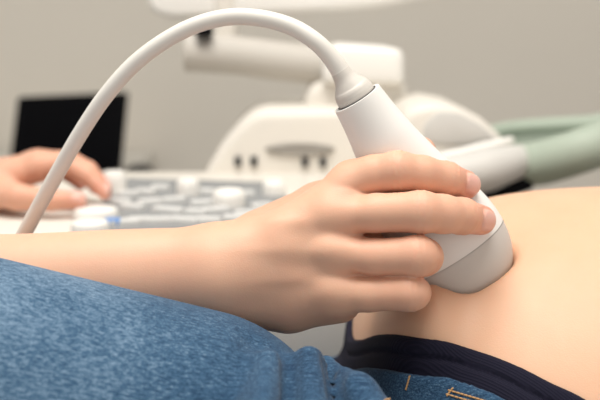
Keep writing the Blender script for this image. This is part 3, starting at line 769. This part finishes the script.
def trunk(p):
    t = ell(np.stack([np.zeros(len(p)), p[:, 1], p[:, 2]], 1), (0, .535, .762), (1, .155, .112))
    t = np.maximum(t, np.maximum(.45 - p[:, 0], p[:, 0] - .70))
    t = smin(t, cone(p, (.715, .42, .75), (.715, .64, .75), .075, .075), .08)
    for s_ in (-1, 1):
        a = smin(cone(p, (.73, .53 + s_ * .155, .75), (.95, .53 + s_ * .20, .695), .055, .042), cone(p, (.95, .53 + s_ * .20, .695), (1.04, .53 + s_ * .05, .685), .042, .030), .02)
        t = smin(t, a, .03)
    return smin(t, cone(p, (.76, .53, .76), (.90, .53, .775), .055, .05), .04)
def upper(p): return np.maximum(smin(trunk(p), headf(lay(p)), .025), .60 - p[:, 0])
uv_, uf = nets(upper, [.58, .25, .63], [1.18, .82, .96], .007)
PV, PF = joinm([(pv, pf), (uv_, uf)])
patient = mesh_obj('person', PV, PF, M['belly'], None, dict(tint=nz(.25 * np.exp(-(np.abs(probe_world(pv)) / .012) ** 2), np.full(len(uv_), .2)), nail=np.zeros(len(PV))))
def hair2(p):
    q = lay(p); return np.maximum(ell(q, (-.672, TY, 1.45), (.098, .085, .115)), (q[:, 0] + .60) * .8 + (1.46 - q[:, 2]) * .9)
uv_, uf = nets(hair2, [.85, .4, .63], [1.2, .66, .96], .007)
mesh_obj('hair', uv_, uf, mat('dark_blond_hair', (.16, .09, .04), .5, bump=(200, .5, .002)), patient)
tag(patient, 'patient lying back in blue jeans, bare belly under the ultrasound probe', 'person')
NAVY_W = .050; JW = .0165
def band(p):
    s = across(p)
    d = body(p) - .0035 - .0012 * np.exp(-((s + .0165) / .002) ** 2) * 0 + .0012 * np.exp(-((s + .0085) / .0012) ** 2)
    d = smax(d, s, .003)
    return np.maximum(d, -(s + NAVY_W))
bv, bf = nets(band, [-.06, .36, .64], [.26, .62, .93], .0013)
mesh_obj('knit_waistband', bv, bf, M['rib'], patient, dict(across=across(bv)))

# jeans
HIP = np.array([-.05, .40, .8125]); KNEE = np.array([-.42, .365, .925])
HIP2 = np.array([.05, .620, .705]); KNEE2 = np.array([-.40, .62, .705])
FOLDS = [   # ridges of bunched cloth at the hip
    (cam(307, 369, .407), cam(316, 450, .365), .0095, .012),
    (cam(326, 366, .430), cam(356, 396, .395), .005, .008), (cam(356, 396, .395), cam(396, 450, .370), .008, .012),
    (cam(264, 372, .395), cam(258, 450, .345), .010, .010),
]
CREASES = [(cam(289, 346, .390), cam(286, 430, .345), .0035, .0075), (cam(330, 362, .405), cam(338, 440, .365), .004, .006), (cam(252, 350, .385), cam(236, 430, .33), .006, .0025), (cam(352, 385, .395), cam(372, 440, .375), .003, .004)]
def jeans(p):
    th = cone(p, HIP, KNEE, .069, .062); th2 = cone(p, HIP2, KNEE2, .064, .056)
    sh = cone(p, KNEE, (-.68, .38, .725), .058, .045); sh2 = cone(p, KNEE2, (-.80, .62, .69), .055, .045)
    leg = smin(th, sh, .03); leg2 = smin(th2, sh2, .03)
    d = body(p) - .0072
    d = smax(d, across(p) + JW + .03 * sst(p[:, 1], .49, .54), .002)
    d = smin(d, leg2, .010)
    d = smin(d, leg, .012)
    for a, b, ra, rb in FOLDS: d = smin(d, cone(p, a, b, ra, rb), .007)
    for a, b, wd_, dp_ in CREASES:
        c_ = np.minimum(cone(p, a, b, 0, 0), np.minimum(cone(p, a - AF * .02, b - AF * .02, 0, 0), cone(p, a + AF * .02, b + AF * .02, 0, 0)))
        d = d + dp_ * np.exp(-(c_ / wd_) ** 2)
    # soft drape wrinkles
    x, y, z = p.T
    wr = np.sin((x * .8 + z * .6 + .02 * np.sin(y * 40)) * 120) * .0010 * sst(x, -.16, -.02) + np.sin((x * .35 - z * .9) * 70 + 2 * np.sin(x * 20)) * .0010
    return d + wr * sst(-across(p), .02, .06)
jv, jf = nets(jeans, [-.88, .26, .645], [.25, .73, .985], .0024)
fade = np.clip(sst(-jv[:, 0], -.02, .13), 0, 1)
je = mesh_obj('jeans', jv, jf, M['denim'], patient, dict(fade=fade))
bvh = BVHTree.FromPolygons([Vector(v) for v in jv], [tuple(f) for f in jf])
def stitch(a, b, n):
    bm = bmesh.new(); P_ = []
    for i in range(n * 4 + 1):
        t = i / (n * 4); h = bvh.ray_cast(Vector(CAM), Vector(ray(a[0] + (b[0] - a[0]) * t, a[1] + (b[1] - a[1]) * t)).normalized())
        if h[0] is not None and (not P_ or (h[0] - P_[-1]).length < .006): P_.append(h[0] + h[1] * (.00035 if i % 4 else -.0004))
    if len(P_) > 4: tube(bm, P_, .0004, 6); link_bm('stitch', bm, M['thread'], je, world=False)
stitch((410, 376), (406, 390), 5); stitch((384, 401), (412, 392), 7); stitch((448, 390), (492, 403), 11); stitch((446, 394), (480, 404), 8); stitch((453, 388), (447, 396), 4)
# shirt pulled up, outside the frame
def shirt(p):
    d = smin(body(p), trunk(p), .02) - .008
    return smax(np.maximum(d, .36 - p[:, 0]), p[:, 0] - .82, .004)
rv, rf = nets(shirt, [.34, .24, .62], [.86, .84, .96], .007)
mesh_obj('shirt', rv, rf, M['shirt'], patient)
